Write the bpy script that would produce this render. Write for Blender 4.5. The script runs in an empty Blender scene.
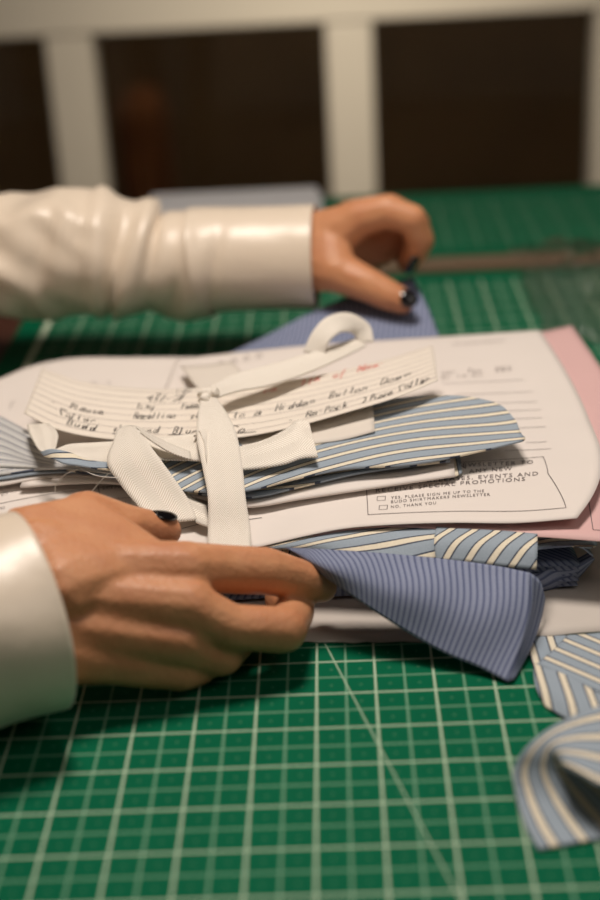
import bpy, bmesh, math, random
import numpy as np
from mathutils import Vector, Matrix, noise
random.seed(7)
SC = bpy.context.scene
COL = SC.collection
LIFT = 0.76            # height of the mat surface above the floor; all is laid out relative to it, then raised

# ------------------------------------------------------------------ camera geometry (recovered from the mat's inch grid)
F_, PIT, ROL, YAW, H_ = 1478.45, .413, -.0555, -.0349, .3495
OX, OY = -.0174, .5367
INCH = .0254
FW = np.array([math.sin(YAW)*math.cos(PIT), math.cos(YAW)*math.cos(PIT), -math.sin(PIT)])
RT = np.array([math.cos(YAW), -math.sin(YAW), 0.]); UP = np.cross(RT, FW)
RR = math.cos(ROL)*RT + math.sin(ROL)*UP
UU = -math.sin(ROL)*RT + math.cos(ROL)*UP
CC = np.array([0, 0, H_])
def ray(px, py): return (px-300)/F_*RR - (py-450)/F_*UU + FW
def P(px, py, z=0.):                      # point of the photograph on the level z above the mat
    d = ray(px, py); return CC + (z-H_)/d[2]*d
def Q(px, py, Y):                         # point of the photograph at the depth Y
    d = ray(px, py); return CC + Y/d[1]*d
def proj(X):
    d = np.asarray(X)-CC; z = d @ FW
    return np.stack([300+F_*(d@RR)/z, 450-F_*(d@UU)/z], -1)

# ------------------------------------------------------------------ materials
def new_mat(name):
    m = bpy.data.materials.new(name); m.use_nodes = True
    nt = m.node_tree; b = nt.nodes['Principled BSDF']
    return m, nt, b
def lin(c):
    return tuple((x/255/12.92 if x/255 <= .04045 else ((x/255+.055)/1.055)**2.4) for x in c)+(1,)
def mth(nt, op, a, b=None, c=None):
    n = nt.nodes.new('ShaderNodeMath'); n.operation = op
    for i, v in enumerate((a, b, c)):
        if v is None: continue
        if isinstance(v, (int, float)): n.inputs[i].default_value = v
        else: nt.links.new(v, n.inputs[i])
    return n.outputs[0]
def mixc(nt, f, a, b):
    n = nt.nodes.new('ShaderNodeMix'); n.data_type = 'RGBA'
    for k, v in ((0, f), (6, a), (7, b)):
        if isinstance(v, (int, float, tuple)): n.inputs[k].default_value = v
        else: nt.links.new(v, n.inputs[k])
    return n.outputs[2]
def uvxy(nt):
    t = nt.nodes.new('ShaderNodeUVMap'); s = nt.nodes.new('ShaderNodeSeparateXYZ')
    nt.links.new(t.outputs[0], s.inputs[0]); return t.outputs[0], s.outputs[0], s.outputs[1]
def bump(nt, b, h, dist, strength=1.):
    n = nt.nodes.new('ShaderNodeBump'); n.inputs['Distance'].default_value = dist; n.inputs['Strength'].default_value = strength
    nt.links.new(h, n.inputs['Height']); nt.links.new(n.outputs[0], b.inputs['Normal']); return n
def noisetex(nt, scale, detail=3, vec=None, rough=.5):
    n = nt.nodes.new('ShaderNodeTexNoise'); n.inputs['Scale'].default_value = scale; n.inputs['Detail'].default_value = detail
    n.inputs['Roughness'].default_value = rough
    if vec is None:
        t = nt.nodes.new('ShaderNodeTexCoord'); vec = t.outputs['Object']
    nt.links.new(vec, n.inputs['Vector']); return n.outputs['Fac']
def plain(name, c, rough=.6, noise_amt=.0, scale=40, bumpd=0, spec=.5, **kw):
    m, nt, b = new_mat(name)
    c = lin(c); b.inputs['Base Color'].default_value = c; b.inputs['Roughness'].default_value = rough
    b.inputs['Specular IOR Level'].default_value = spec
    f = noisetex(nt, scale)
    if noise_amt:
        d = tuple(x*(1-noise_amt) for x in c[:3])+(1,)
        nt.links.new(mixc(nt, f, c, d), b.inputs['Base Color'])
    if bumpd: bump(nt, b, f, bumpd)
    for k, v in kw.items(): b.inputs[k.replace('_', ' ')].default_value = v
    return m
def stripes(name, period, bands, rough=.75, weave=.0009):
    """bands: (position 0..1, colour) with constant steps, across the u coordinate (metres)"""
    m, nt, b = new_mat(name)
    uv, x, y = uvxy(nt)
    t = mth(nt, 'FRACT', mth(nt, 'DIVIDE', x, period))
    r = nt.nodes.new('ShaderNodeValToRGB'); r.color_ramp.interpolation = 'CONSTANT'
    e = r.color_ramp.elements
    e[0].position = bands[0][0]; e[0].color = lin(bands[0][1])
    e[1].position = bands[1][0]; e[1].color = lin(bands[1][1])
    for p, c in bands[2:]:
        q = e.new(p); q.color = lin(c)
    nt.links.new(t, r.inputs[0])
    n = noisetex(nt, 900, 2, uv)
    dk = nt.nodes.new('ShaderNodeMix'); dk.data_type = 'RGBA'; dk.blend_type = 'MULTIPLY'; dk.inputs[0].default_value = .22
    nt.links.new(r.outputs[0], dk.inputs[6]); nt.links.new(n, dk.inputs[7])
    nt.links.new(dk.outputs[2], b.inputs['Base Color'])
    b.inputs['Roughness'].default_value = rough
    b.inputs['Specular IOR Level'].default_value = .25
    wx = mth(nt, 'SINE', mth(nt, 'MULTIPLY', x, 2*math.pi/weave)); wy = mth(nt, 'SINE', mth(nt, 'MULTIPLY', y, 2*math.pi/weave))
    bump(nt, b, mth(nt, 'MULTIPLY', wx, wy), .00008)
    return m
BLUE, CREAM, DARK = (166, 180, 194), (246, 236, 214), (66, 74, 92)
M_STR = stripes('striped_cotton', .0105, [(0, BLUE), (.54, DARK), (.62, CREAM), (.90, DARK), (.98, BLUE)])
M_STR2 = stripes('striped_cotton_reverse', .0052, [(0, (222, 222, 220)), (.55, (98, 110, 134)), (.72, (236, 232, 226)), (.9, (140, 152, 172))])
M_PIN = stripes('blue_pinstripe_cotton', .0036, [(0, (152, 161, 188)), (.55, (100, 110, 144)), (.85, (128, 138, 170))])
M_INSIDE = M_PIN
def paper_mat(name, c, rough=.6):
    m, nt, b = new_mat(name)
    c = lin(c); n = noisetex(nt, 30, 4)
    nt.links.new(mixc(nt, n, c, tuple(x*.93 for x in c[:3])+(1,)), b.inputs['Base Color'])
    b.inputs['Roughness'].default_value = rough; b.inputs['Specular IOR Level'].default_value = .3
    bump(nt, b, noisetex(nt, 18, 3), .0012, .5)
    return m
M_PAPER = paper_mat('white_paper', (229, 221, 215))
M_PINK = paper_mat('pink_paper', (221, 182, 180))
M_NOTE = paper_mat('note_paper', (233, 224, 212))
M_CARD = paper_mat('grey_card', (222, 214, 204))
M_BASE = paper_mat('pattern_card', (206, 198, 190))
M_INK = plain('black_ink', (34, 30, 36), .5)
M_PRINT = plain('printed_grey_ink', (104, 94, 94), .6)
M_RULE = plain('ruled_line_ink', (146, 138, 140), .6)
M_RED = plain('red_ink', (214, 90, 78), .5)
M_LABELGREY = plain('faint_ink', (150, 140, 136), .6)

def twill():
    m, nt, b = new_mat('herringbone_twill')
    uv, x, y = uvxy(nt)                           # x across the tape in metres, y along it
    w = .0052
    tri = mth(nt, 'PINGPONG', x, w)
    s = mth(nt, 'SINE', mth(nt, 'MULTIPLY', mth(nt, 'ADD', mth(nt, 'MULTIPLY', tri, 1.3), y), 2*math.pi/.0015))
    c = lin((255, 250, 242)); d = lin((214, 204, 188))
    nt.links.new(mixc(nt, mth(nt, 'MULTIPLY_ADD', s, -.5, .5), c, d), b.inputs['Base Color'])
    b.inputs['Roughness'].default_value = .7
    bump(nt, b, s, .0002, .6)
    return m
M_TAPE = twill()

def matmat():
    m, nt, b = new_mat('cutting_mat_vinyl')
    uv, x, y = uvxy(nt)
    def line(c, per, w, off=0.):
        t = mth(nt, 'DIVIDE', mth(nt, 'ADD', c, off), per)
        d = mth(nt, 'MULTIPLY', mth(nt, 'ABSOLUTE', mth(nt, 'SUBTRACT', t, mth(nt, 'ROUND', t))), per)
        return mth(nt, 'LESS_THAN', d, w/2)
    g = lin((0, 100, 68)); g2 = lin((0, 88, 59)); maj = lin((172, 194, 168)); mnr = lin((116, 160, 132))
    base = mixc(nt, noisetex(nt, 25, 4, uv), g, g2)
    mi = mth(nt, 'MAXIMUM', line(x, INCH, .0010, INCH/2), line(y, INCH, .0010, INCH/2))
    ma = mth(nt, 'MAXIMUM', line(x, INCH, .00105), line(y, INCH, .00105))
    # small crosses in the middle of every half inch square
    cx = mth(nt, 'MULTIPLY', line(x, INCH/2, .0004, INCH/4), line(y, INCH/2, .0018, INCH/4))
    cy = mth(nt, 'MULTIPLY', line(x, INCH/2, .0018, INCH/4), line(y, INCH/2, .0004, INCH/4))
    cr = mth(nt, 'MAXIMUM', cx, cy)
    # 75 degree guide line
    dg = mth(nt, 'ABSOLUTE', mth(nt, 'ADD', mth(nt, 'MULTIPLY', mth(nt, 'SUBTRACT', x, .578*INCH), .9659), mth(nt, 'MULTIPLY', y, .2588)))
    dg = mth(nt, 'MULTIPLY', mth(nt, 'LESS_THAN', dg, .0004), mth(nt, 'MULTIPLY', mth(nt, 'LESS_THAN', y, .09), .7))
    # printed area ends at the border
    a = nt.nodes.new('ShaderNodeAttribute'); a.attribute_name = 'inside'
    ins = a.outputs['Fac']
    a2 = nt.nodes.new('ShaderNodeAttribute'); a2.attribute_name = 'border'
    col = mixc(nt, mth(nt, 'MULTIPLY', cr, mth(nt, 'MULTIPLY', ins, .35)), base, mnr)
    col = mixc(nt, mth(nt, 'MULTIPLY', mi, mth(nt, 'MULTIPLY', ins, .85)), col, mnr)
    col = mixc(nt, mth(nt, 'MULTIPLY', mth(nt, 'MAXIMUM', ma, dg), ins), col, maj)
    col = mixc(nt, a2.outputs['Fac'], col, lin((205, 215, 190)))
    nt.links.new(col, b.inputs['Base Color'])
    b.inputs['Roughness'].default_value = .6; b.inputs['Specular IOR Level'].default_value = .07
    bump(nt, b, noisetex(nt, 1500, 2, uv), .0001)
    return m
M_MAT = matmat()

def skin():
    m, nt, b = new_mat('skin')
    n1 = noisetex(nt, 60, 4); n2 = noisetex(nt, 420, 3)
    c = mixc(nt, n1, lin((214, 158, 116)), lin((184, 118, 82)))
    nt.links.new(c, b.inputs['Base Color'])
    b.inputs['Roughness'].default_value = .46; b.inputs['Specular IOR Level'].default_value = .4
    b.inputs['Subsurface Weight'].default_value = .08
    b.inputs['Subsurface Radius'].default_value = (.006, .002, .001)
    b.inputs['Subsurface Scale'].default_value = 1.
    bump(nt, b, mth(nt, 'ADD', n2, mth(nt, 'MULTIPLY', n1, 3)), .0006, .6)
    return m
M_SKIN = skin()
def satin(name='cream_satin', c=(224, 209, 190)):
    m, nt, b = new_mat(name)
    c = lin(c); b.inputs['Base Color'].default_value = c; b.inputs['Roughness'].default_value = .36
    b.inputs['Specular IOR Level'].default_value = .6
    b.inputs['Sheen Weight'].default_value = .3; b.inputs['Sheen Roughness'].default_value = .4
    bump(nt, b, noisetex(nt, 22, 3), .006, .35)
    return m
M_SATIN = satin()
M_NAIL = plain('black_nail_polish', (10, 8, 12), .08, spec=.8)
M_HAIR = plain('brown_hair', (54, 36, 26), .5, .4, 60, .002)
M_TROUSER = plain('dark_trouser_cloth', (34, 34, 40), .85, .2, 200, .0004)
def wood(name, c, c2, rough=.5):
    m, nt, b = new_mat(name)
    t = nt.nodes.new('ShaderNodeTexCoord'); mp = nt.nodes.new('ShaderNodeMapping'); mp.inputs['Scale'].default_value = (2, 40, 40)
    nt.links.new(t.outputs['Object'], mp.inputs[0])
    n = noisetex(nt, 1.5, 5, mp.outputs[0])
    nt.links.new(mixc(nt, n, lin(c), lin(c2)), b.inputs['Base Color']); b.inputs['Roughness'].default_value = rough
    bump(nt, b, n, .0006, .4)
    return m
M_TABLE = wood('dark_red_brown_wood', (84, 46, 32), (52, 26, 20))
M_BATTEN = wood('pale_worn_wood', (118, 98, 76), (90, 72, 56))
M_FRAME = plain('off_white_paint', (228, 219, 202), .55, .08, 6, .0006)
M_WALL = plain('dull_plaster', (120, 110, 96), .9, .15, 5, .002)
M_FLOOR = wood('brown_floorboards', (92, 66, 46), (62, 42, 30))
def bg_wood():
    m, nt, b = new_mat('dim_brown_panelling')
    t = nt.nodes.new('ShaderNodeTexCoord')
    n = noisetex(nt, 3.2, 3, t.outputs['Object'])
    nt.links.new(mixc(nt, n, lin((80, 60, 38)), lin((124, 96, 62))), b.inputs['Base Color']); b.inputs['Roughness'].default_value = .8
    return m
M_BACK = bg_wood()
M_ORANGE = plain('orange_glow_colour', (134, 80, 40), .9, .4, 20)
M_LEAF = plain('bluish_white_paper', (205, 205, 208), .7, .05, 30)
def glass():
    m, nt, b = new_mat('window_glass')
    b.inputs['Base Color'].default_value = (.9, .93, .92, 1); b.inputs['Roughness'].default_value = .03
    b.inputs['Transmission Weight'].default_value = 1.; b.inputs['IOR'].default_value = 1.45
    bump(nt, b, noisetex(nt, 3, 2), .002, .3)
    return m
M_GLASS = glass()
def plastic():
    m, nt, b = new_mat('clear_plastic_film')
    # a film too thin to bend light: clear, with a glossy surface
    tr = nt.nodes.new('ShaderNodeBsdfTransparent'); tr.inputs[0].default_value = (.97, .97, .97, 1)
    gl = nt.nodes.new('ShaderNodeBsdfGlossy'); gl.inputs['Roughness'].default_value = .16
    fr = nt.nodes.new('ShaderNodeFresnel'); fr.inputs[0].default_value = 1.10
    mx = nt.nodes.new('ShaderNodeMixShader'); nt.links.new(mth(nt, 'MULTIPLY_ADD', fr.outputs[0], .35, .02), mx.inputs[0]); nt.links.new(tr.outputs[0], mx.inputs[1]); nt.links.new(gl.outputs[0], mx.inputs[2])
    nt.links.new(mx.outputs[0], nt.nodes['Material Output'].inputs[0])
    return m
M_FILM = plastic()
M_THREAD = plain('white_thread', (225, 220, 212), .7)

# ------------------------------------------------------------------ object helpers
THINGS = []
def obj(name, verts, faces, mat, parent=None, uvs=None, smooth=True, mats=None, midx=None):
    me = bpy.data.meshes.new(name)
    me.from_pydata([tuple(map(float, v)) for v in verts], [], [tuple(int(i) for i in f) for f in faces])
    for m_ in (mats or [mat]): me.materials.append(m_)
    if uvs is not None:
        ul = me.uv_layers.new(name='UVMap')
        uvs = np.asarray(uvs, float)
        li = np.empty(len(me.loops), np.int32); me.loops.foreach_get('vertex_index', li)
        ul.data.foreach_set('uv', uvs[li].ravel())
    if midx is not None: me.polygons.foreach_set('material_index', midx)
    if smooth: me.polygons.foreach_set('use_smooth', [True]*len(me.polygons))
    me.update()
    o = bpy.data.objects.new(name, me); COL.objects.link(o)
    if parent is not None: o.parent = parent
    else: THINGS.append(o)
    return o
def thing(name, label, cat, group=None):
    o = bpy.data.objects.new(name, None); COL.objects.link(o); o.empty_display_size = .05
    THINGS.append(o); return tag(o, label, cat, group)
def tag(o, label, cat, group=None):
    o['label'] = label; o['category'] = cat
    if group: o['group'] = group
    return o
def struct(o): o['kind'] = 'structure'; return o
def solid(o, t, off=0.):
    m = o.modifiers.new('thickness', 'SOLIDIFY'); m.thickness = t; m.offset = off; return o
def subd(o, n=1):
    m = o.modifiers.new('smooth', 'SUBSURF'); m.levels = n; m.render_levels = n; return o
def merge(parts):
    V, Fc, UVs = [], [], []; n = 0
    for v, f, u in parts:
        V += [tuple(x) for x in v]; Fc += [tuple(i+n for i in q) for q in f]; UVs += [tuple(x) for x in u]; n += len(v)
    return V, Fc, UVs

def catmull(pts, t):
    """pts (n,d) evaluated at t in 0..1, chord-length parametrised"""
    pts = np.asarray(pts, float)
    if len(pts) == 1: return np.repeat(pts, len(t), 0)
    d = np.linalg.norm(np.diff(pts.reshape(len(pts), -1), axis=0), axis=1); d = np.maximum(d, 1e-6)
    k = np.r_[0, np.cumsum(d)]; k /= k[-1]
    if len(pts) == 2: return pts[0] + (pts[1]-pts[0])*np.reshape(t, (-1,)+(1,)*(pts.ndim-1))
    m = np.gradient(pts, k, axis=0) if len(pts) > 2 else None
    out = []
    for x in np.atleast_1d(t):
        i = int(min(max(np.searchsorted(k, x, side='right')-1, 0), len(pts)-2)); h = k[i+1]-k[i]; s = (x-k[i])/h
        out.append((2*s**3-3*s**2+1)*pts[i] + (s**3-2*s**2+s)*h*m[i] + (-2*s**3+3*s**2)*pts[i+1] + (s**3-s**2)*h*m[i+1])
    return np.array(out)
class Loft:
    """surface through rows of world points; u runs along a row, v from the first row to the last"""
    def __init__(s, rows, nu=40, nv=20, fn=None):
        tu = np.linspace(0, 1, nu+1)
        R_ = np.array([catmull(np.array(r), tu) for r in rows])          # rows x nu x 3
        tv = np.linspace(0, 1, nv+1)
        s.G = np.array([catmull(R_[:, j], tv) for j in range(nu+1)]).transpose(1, 0, 2)   # nv x nu x 3
        s.nu, s.nv = nu, nv
        if fn is not None:
            for i in range(nv+1):
                for j in range(nu+1): s.G[i, j] += fn(j/nu, i/nv, s.G[i, j])
    def S(s, u, v):
        u = min(max(u, 0), 1)*s.nu; v = min(max(v, 0), 1)*s.nv
        j = min(int(u), s.nu-1); i = min(int(v), s.nv-1); a = u-j; b = v-i
        g = s.G
        return (1-b)*((1-a)*g[i, j]+a*g[i, j+1]) + b*((1-a)*g[i+1, j]+a*g[i+1, j+1])
    def N(s, u, v):
        e = .01
        a = s.S(min(u+e, 1), v)-s.S(max(u-e, 0), v); b = s.S(u, min(v+e, 1))-s.S(u, max(v-e, 0))
        n = np.cross(a, b); n /= np.linalg.norm(n)+1e-12
        return n if n[2] > 0 else -n
    def inv(s, px, py):
        pj = proj(s.G); d = ((pj-np.array([px, py]))**2).sum(-1)
        i, j = np.unravel_index(np.argmin(d), d.shape); u, v = j/s.nu, i/s.nv
        for _ in range(12):
            p0 = proj(s.S(u, v)); e = 1e-3
            u1 = u+e if u < .99 else u-e; v1 = v+e if v < .99 else v-e
            J = np.stack([(proj(s.S(u1, v))-p0)/(u1-u), (proj(s.S(u, v1))-p0)/(v1-v)], 1)
            try: dx = np.linalg.solve(J, np.array([px, py])-p0)
            except Exception: break
            u = min(max(u+dx[0]*.8, 0), 1); v = min(max(v+dx[1]*.8, 0), 1)
        return np.array([u, v])
    def mesh(s, uvf=None):
        """uvf(u, v, length_u, length_v) -> metric uv"""
        nu, nv = s.nu, s.nv
        lu = np.linalg.norm(np.diff(s.G[nv//2], axis=0), axis=1).sum(); lv = np.linalg.norm(np.diff(s.G[:, nu//2], axis=0), axis=1).sum()
        V = s.G.reshape(-1, 3); UVs = []
        for i in range(nv+1):
            for j in range(nu+1):
                u, v = j/nu, i/nv
                UVs.append(uvf(s.G[i, j]) if getattr(uvf, 'world', 0) else uvf(u, v, lu, lv) if uvf else (u*lu, v*lv))
        Fc = [(i*(nu+1)+j, (i+1)*(nu+1)+j, (i+1)*(nu+1)+j+1, i*(nu+1)+j+1) for i in range(nv) for j in range(nu)]
        return V, Fc, UVs
def sheet(name, rows, mat, parent=None, nu=40, nv=20, t=.0003, uvf=None, fn=None, off=-1.):
    L = Loft(rows, nu, nv, fn); V, Fc, UVs = L.mesh(uvf)
    o = obj(name, V, Fc, mat, parent, UVs)
    if t: solid(o, t, off)
    o_up(o)
    return L, o
def o_up(o):
    # face normals upward so that the thickness goes below
    s_ = sum(p.normal.z*p.area for p in o.data.polygons)
    if s_ < 0: o.data.flip_normals()
def box(x0, x1, y0, y1, z0, z1):
    V = [(x, y, z) for z in (z0, z1) for y in (y0, y1) for x in (x0, x1)]
    return V, [(0, 2, 3, 1), (4, 5, 7, 6), (0, 1, 5, 4), (2, 6, 7, 3), (0, 4, 6, 2), (1, 3, 7, 5)]
def boxobj(name, b, mat, parent=None, bev=.002):
    V, Fc = box(*b); o = obj(name, V, Fc, mat, parent, smooth=False)
    if bev:
        m = o.modifiers.new('edge', 'BEVEL'); m.width = bev; m.segments = 2
    return o
def slab(x0, x1, y0, y1, z0, z1, n=24, layers=5, seed=0):
    """a folded pad of cloth: closed, with rounded lip edges and slight ripples"""
    V, Fc, UVs = [], [], []
    cx, cy = (x0+x1)/2, (y0+y1)/2; rng = random.Random(seed)
    prof = []
    for k in range(layers):
        za = z0+(z1-z0)*k/layers; zb = z0+(z1-z0)*(k+1)/layers
        prof += [(.0022, za), (0, (za+zb)/2)]
    prof.append((.003, z1))
    ring = []
    m = n
    pts = [(x0+(x1-x0)*i/m, y0) for i in range(m)]+[(x1, y0+(y1-y0)*i/m) for i in range(m)]+[(x1-(x1-x0)*i/m, y1) for i in range(m)]+[(x0, y1-(y1-y0)*i/m) for i in range(m)]
    for ins, z in prof:
        for k, (x, y) in enumerate(pts):
            w = noise.noise(Vector((x*30, y*30, z*120+seed)))*.002
            sx = 1-(ins+w)/((x1-x0)/2); sy = 1-(ins+w)/((y1-y0)/2)
            V.append((cx+(x-cx)*sx, cy+(y-cy)*sy, z)); UVs.append((x+y, z))
    r = len(pts)
    for a in range(len(prof)-1):
        for k in range(r): Fc.append((a*r+k, a*r+(k+1) % r, (a+1)*r+(k+1) % r, (a+1)*r+k))
    Fc.append(tuple(range((len(prof)-1)*r, len(prof)*r))); Fc.append(tuple(reversed(range(r))))
    return V, Fc, UVs

def along(px0, px1, z, k=1., off=0.):
    """straight stripes parallel to the line between two points of the photo"""
    a = P(*px0, z)[:2]; d = P(*px1, z)[:2]-a; d /= np.linalg.norm(d); n = np.array([-d[1], d[0]])
    def f(p): q = p[:2]-a; return (float(q@n)*k+off, float(q@d))
    f.world = 1; return f
def along_curve(pts, z, k=1., off=0.):
    """stripes parallel to a gently curved line through points of the photo"""
    W = np.array([P(x, y, z) for x, y in pts]); c = np.polyfit(W[:, 0], W[:, 1], 2)
    def f(p): return (float(p[1]-np.polyval(c, p[0]))*k+off, float(p[0]))
    f.world = 1; return f

# ------------------------------------------------------------------ print and handwriting on sheets
_font_cache = {}
def text2d(s):
    if s in _font_cache: return _font_cache[s]
    c = bpy.data.curves.new('t', 'FONT'); c.body = s; c.size = 1; c.resolution_u = 2; c.space_character = 1.25
    o = bpy.data.objects.new('t', c); COL.objects.link(o)
    me = bpy.data.meshes.new_from_object(o.evaluated_get(bpy.context.evaluated_depsgraph_get()))
    V = np.array([v.co[:2] for v in me.vertices]); Fc = [tuple(p.vertices) for p in me.polygons]
    bpy.data.objects.remove(o); bpy.data.meshes.remove(me)
    V[:, 0] -= V[:, 0].min(); V[:, 0] /= V[:, 0].max(); V[:, 1] /= .7
    _font_cache[s] = (V, Fc); return V, Fc
def base_uv(L, base, up):
    """baseline through pixel points, letter height 'up' pixels -> function (t, h) -> uv"""
    B = np.array([L.inv(*p) for p in base]); k = np.array(base, float)
    d = np.r_[0, np.cumsum(np.linalg.norm(np.diff(k, axis=0), axis=1))]; d /= d[-1]
    Upv = np.array([L.inv(p[0]+up[0], p[1]-up[1])-b_ for p, b_ in zip(base, B)])
    def f(t, h):
        b_ = np.array([np.interp(t, d, B[:, 0]), np.interp(t, d, B[:, 1])])
        if t > 1: b_ = B[-1]+(B[-1]-B[-2])/(1-d[-2])*(t-1)
        u_ = np.array([np.interp(t, d, Upv[:, 0]), np.interp(t, d, Upv[:, 1])])
        return b_+u_*h
    return f
def print_text(L, s, base, up, acc, lift=.00025):
    V, Fc = text2d(s); f = base_uv(L, base, up if isinstance(up, tuple) else (0, up))
    W = []
    for x, y in V:
        u, v = f(x, y); W.append(L.S(u, v)+L.N(u, v)*lift)
    acc.append((W, Fc, [(0, 0)]*len(W)))
def stroke_uv(L, uvs, w, acc, lift=.0003):
    pts = [L.S(u, v)+L.N(u, v)*lift for u, v in uvs]; W = []; Fc = []
    for i, p in enumerate(pts):
        a = pts[max(i-1, 0)]; b_ = pts[min(i+1, len(pts)-1)]; t = b_-a
        n = L.N(*uvs[i]); s_ = np.cross(n, t); s_ /= np.linalg.norm(s_)+1e-12
        W += [p-s_*w/2, p+s_*w/2]
    for i in range(len(pts)-1): Fc.append((2*i, 2*i+1, 2*i+3, 2*i+2))
    acc.append((W, Fc, [(0, 0)]*len(W)))
def rule(L, p0, p1, w, acc, n=20, pts=None):
    pts = pts or [p0, p1]
    k = np.array([L.inv(*p) for p in pts])
    t = np.linspace(0, 1, n+1); stroke_uv(L, catmull(k, t), w, acc)
GL = {  # single stroke script: digits are x (0-6) then y (0-9), baseline 3, x height 6
 'a': '46261413233546 4643 53', 'b': '1913 13334546362615', 'c': '45361615132343', 'd': '46261413233546 4943', 'e': '154536261513234354',
 'f': '5949373130 1646', 'g': '46261413233546 46413120', 'h': '1913 1526364543', 'i': '1613 1818', 'j': '36312010', 'k': '1913 4614 2543', 'l': '19141323', 'm': '1613 1526364543', 'n': '1613 1526364543',
 'o': '26151323434536261', 'p': '1610 1626453313', 'r': '1613 15263645', 's': '45361524341303', 't': '2924233343 1747', 'u': '16142333454 4643', 'w': '0613262643 6646', 'v': '162346', 'y': '162343 4631201', 'z': '16461343',
 'B': '1913 1929483616 3645331313', 'D': '1913 194856443313', 'P': '1913 1939483616', 'H': '1913 5953 1656', 'T': '0959 3933', 'F': '1959 1913 1646', 'R': '1913 1939483616 3653', 'C': '5839191413335', 'N': '13195359', 'A': '133953 1545', 'U': '1914233354 59',
 '1': '283933', '2': '1829484513 1353', '3': '1949364433130', '7': '195923', '9': '4838171636484943', '%': '5913 1919 5353', '-': '1646', '.': '2323', ',': '2412', '4': '391555 4943', '/': '5903',
}
def _pts(s):
    s = s[:len(s)//2*2]; return [(int(s[i]), int(s[i+1])) for i in range(0, len(s), 2)]
def handwrite(L, s, base, up, acc, w=.0005, seed=1, dash=None):
    rng = random.Random(seed); f = base_uv(L, base, up if isinstance(up, tuple) else (0, up)); final = acc; acc = []
    n = sum(.6 if c == ' ' else 1 for c in s); x = 0
    for c in s:
        if c == ' ': x += .6; continue
        jy = rng.uniform(-.06, .06); sc = rng.uniform(.9, 1.12)
        for st in GL.get(c, '1613').split(' '):
            pp = _pts(st)
            if len(pp) == 2 and pp[0] == pp[1]: pp = [pp[0], (pp[0][0]+.6, pp[0][1]+.3)]
            if len(pp) < 2: continue
            q = [((x+(a+rng.uniform(-.25, .25)+(b_-3)*.25)/6*.95)/n, ((b_-3+rng.uniform(-.2, .2))/6*sc+jy)) for a, b_ in pp]
            q = catmull(np.array(q), np.linspace(0, 1, 3*len(q)))
            stroke_uv(L, [f(a, b_) for a, b_ in q], w*rng.uniform(.75, 1.2), acc)
        x += 1
    final.append(merge(acc))
def flat(name, acc, mat, parent, label=None):
    V, Fc, UVs = merge(acc); o = obj(name, V, Fc, mat, parent, UVs, smooth=False)
    if label: o['label'] = label
    return o
def each(name, acc, mat, parent):
    for v, f, u in acc: obj(name, v, f, mat, parent, u, smooth=False)
def PP(lst): return [P(*p) for p in lst]

# ================================================================== TABLE AND MATS
t = thing('work_table', 'large dark red-brown wooden work table under the green cutting mats', 'table')
boxobj('tabletop', (-.43, 1.15, .12, 1.415, -.038, -.0032), M_TABLE, t, .004)
for x in (-.38, 1.08):
    for y in (.18, 1.35): boxobj('leg', (x-.035, x+.035, y-.035, y+.035, -.759, -.0385), M_TABLE, t, .004)
def cutting_mat(x0, x1, y0, y1, label, border, name='cutting_mat', ox=0., oy=0., printed=1.):
    # grid of quads so that the printed area and the border line are face attributes
    m_ = border; bw = .0042
    xs = [x0, x0+m_, x0+m_+bw, x1-m_-bw, x1-m_, x1]; ys = [y0, y0+m_, y0+m_+bw, y1-m_-bw, y1-m_, y1]
    V = [(x, y, 0) for y in ys for x in xs]; Fc, ins, brd = [], [], []
    for j in range(5):
        for i in range(5):
            Fc.append((j*6+i, j*6+i+1, (j+1)*6+i+1, (j+1)*6+i))
            ins.append(printed if (1 <= i <= 3 and 1 <= j <= 3) else 0.)
            brd.append(1. if ((i in (1, 3) and 1 <= j <= 3)) else 0.)
    # sides and underside
    n = len(V); z = -.003
    c = [0, 5, 35, 30]; V += [(V[k][0], V[k][1], z) for k in c]
    edge = [list(range(0, 6)), [5, 11, 17, 23, 29, 35], list(range(35, 29, -1)), [30, 24, 18, 12, 6, 0]]
    for k, e in enumerate(edge): Fc.append(tuple(e[::-1])+(n+k, n+(k+1) % 4)); ins.append(0.); brd.append(0.)
    Fc.append((n+3, n+2, n+1, n)); ins.append(0.); brd.append(0.)
    uv = [(v[0]-OX-ox, v[1]-OY-oy) for v in V]
    o = obj(name, V, Fc, M_MAT, None, uv, smooth=False)
    for nm, dat in (('inside', ins), ('border', brd)):
        a = o.data.attributes.new(nm, 'FLOAT', 'FACE'); a.data.foreach_set('value', dat)
    return tag(o, label, 'cutting mat', 'green cutting mats on the table')
bx = OX-8*INCH
cutting_mat(bx-.021, .70, .28, 1.136, 'green gridded cutting mat in the foreground, under the paper and cloth', .019)
cutting_mat(-.26, .70, 1.176, 1.398, 'darker green gridded cutting mat beyond the wooden strip, at the far table edge', .030, oy=.004, ox=.009, printed=.45)
tag(boxobj('wooden_strip', (-.30, .78, 1.140, 1.170, -.003, .004), M_BATTEN), 'narrow pale wooden strip lying between the two green cutting mats', 'wooden strip')

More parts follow.
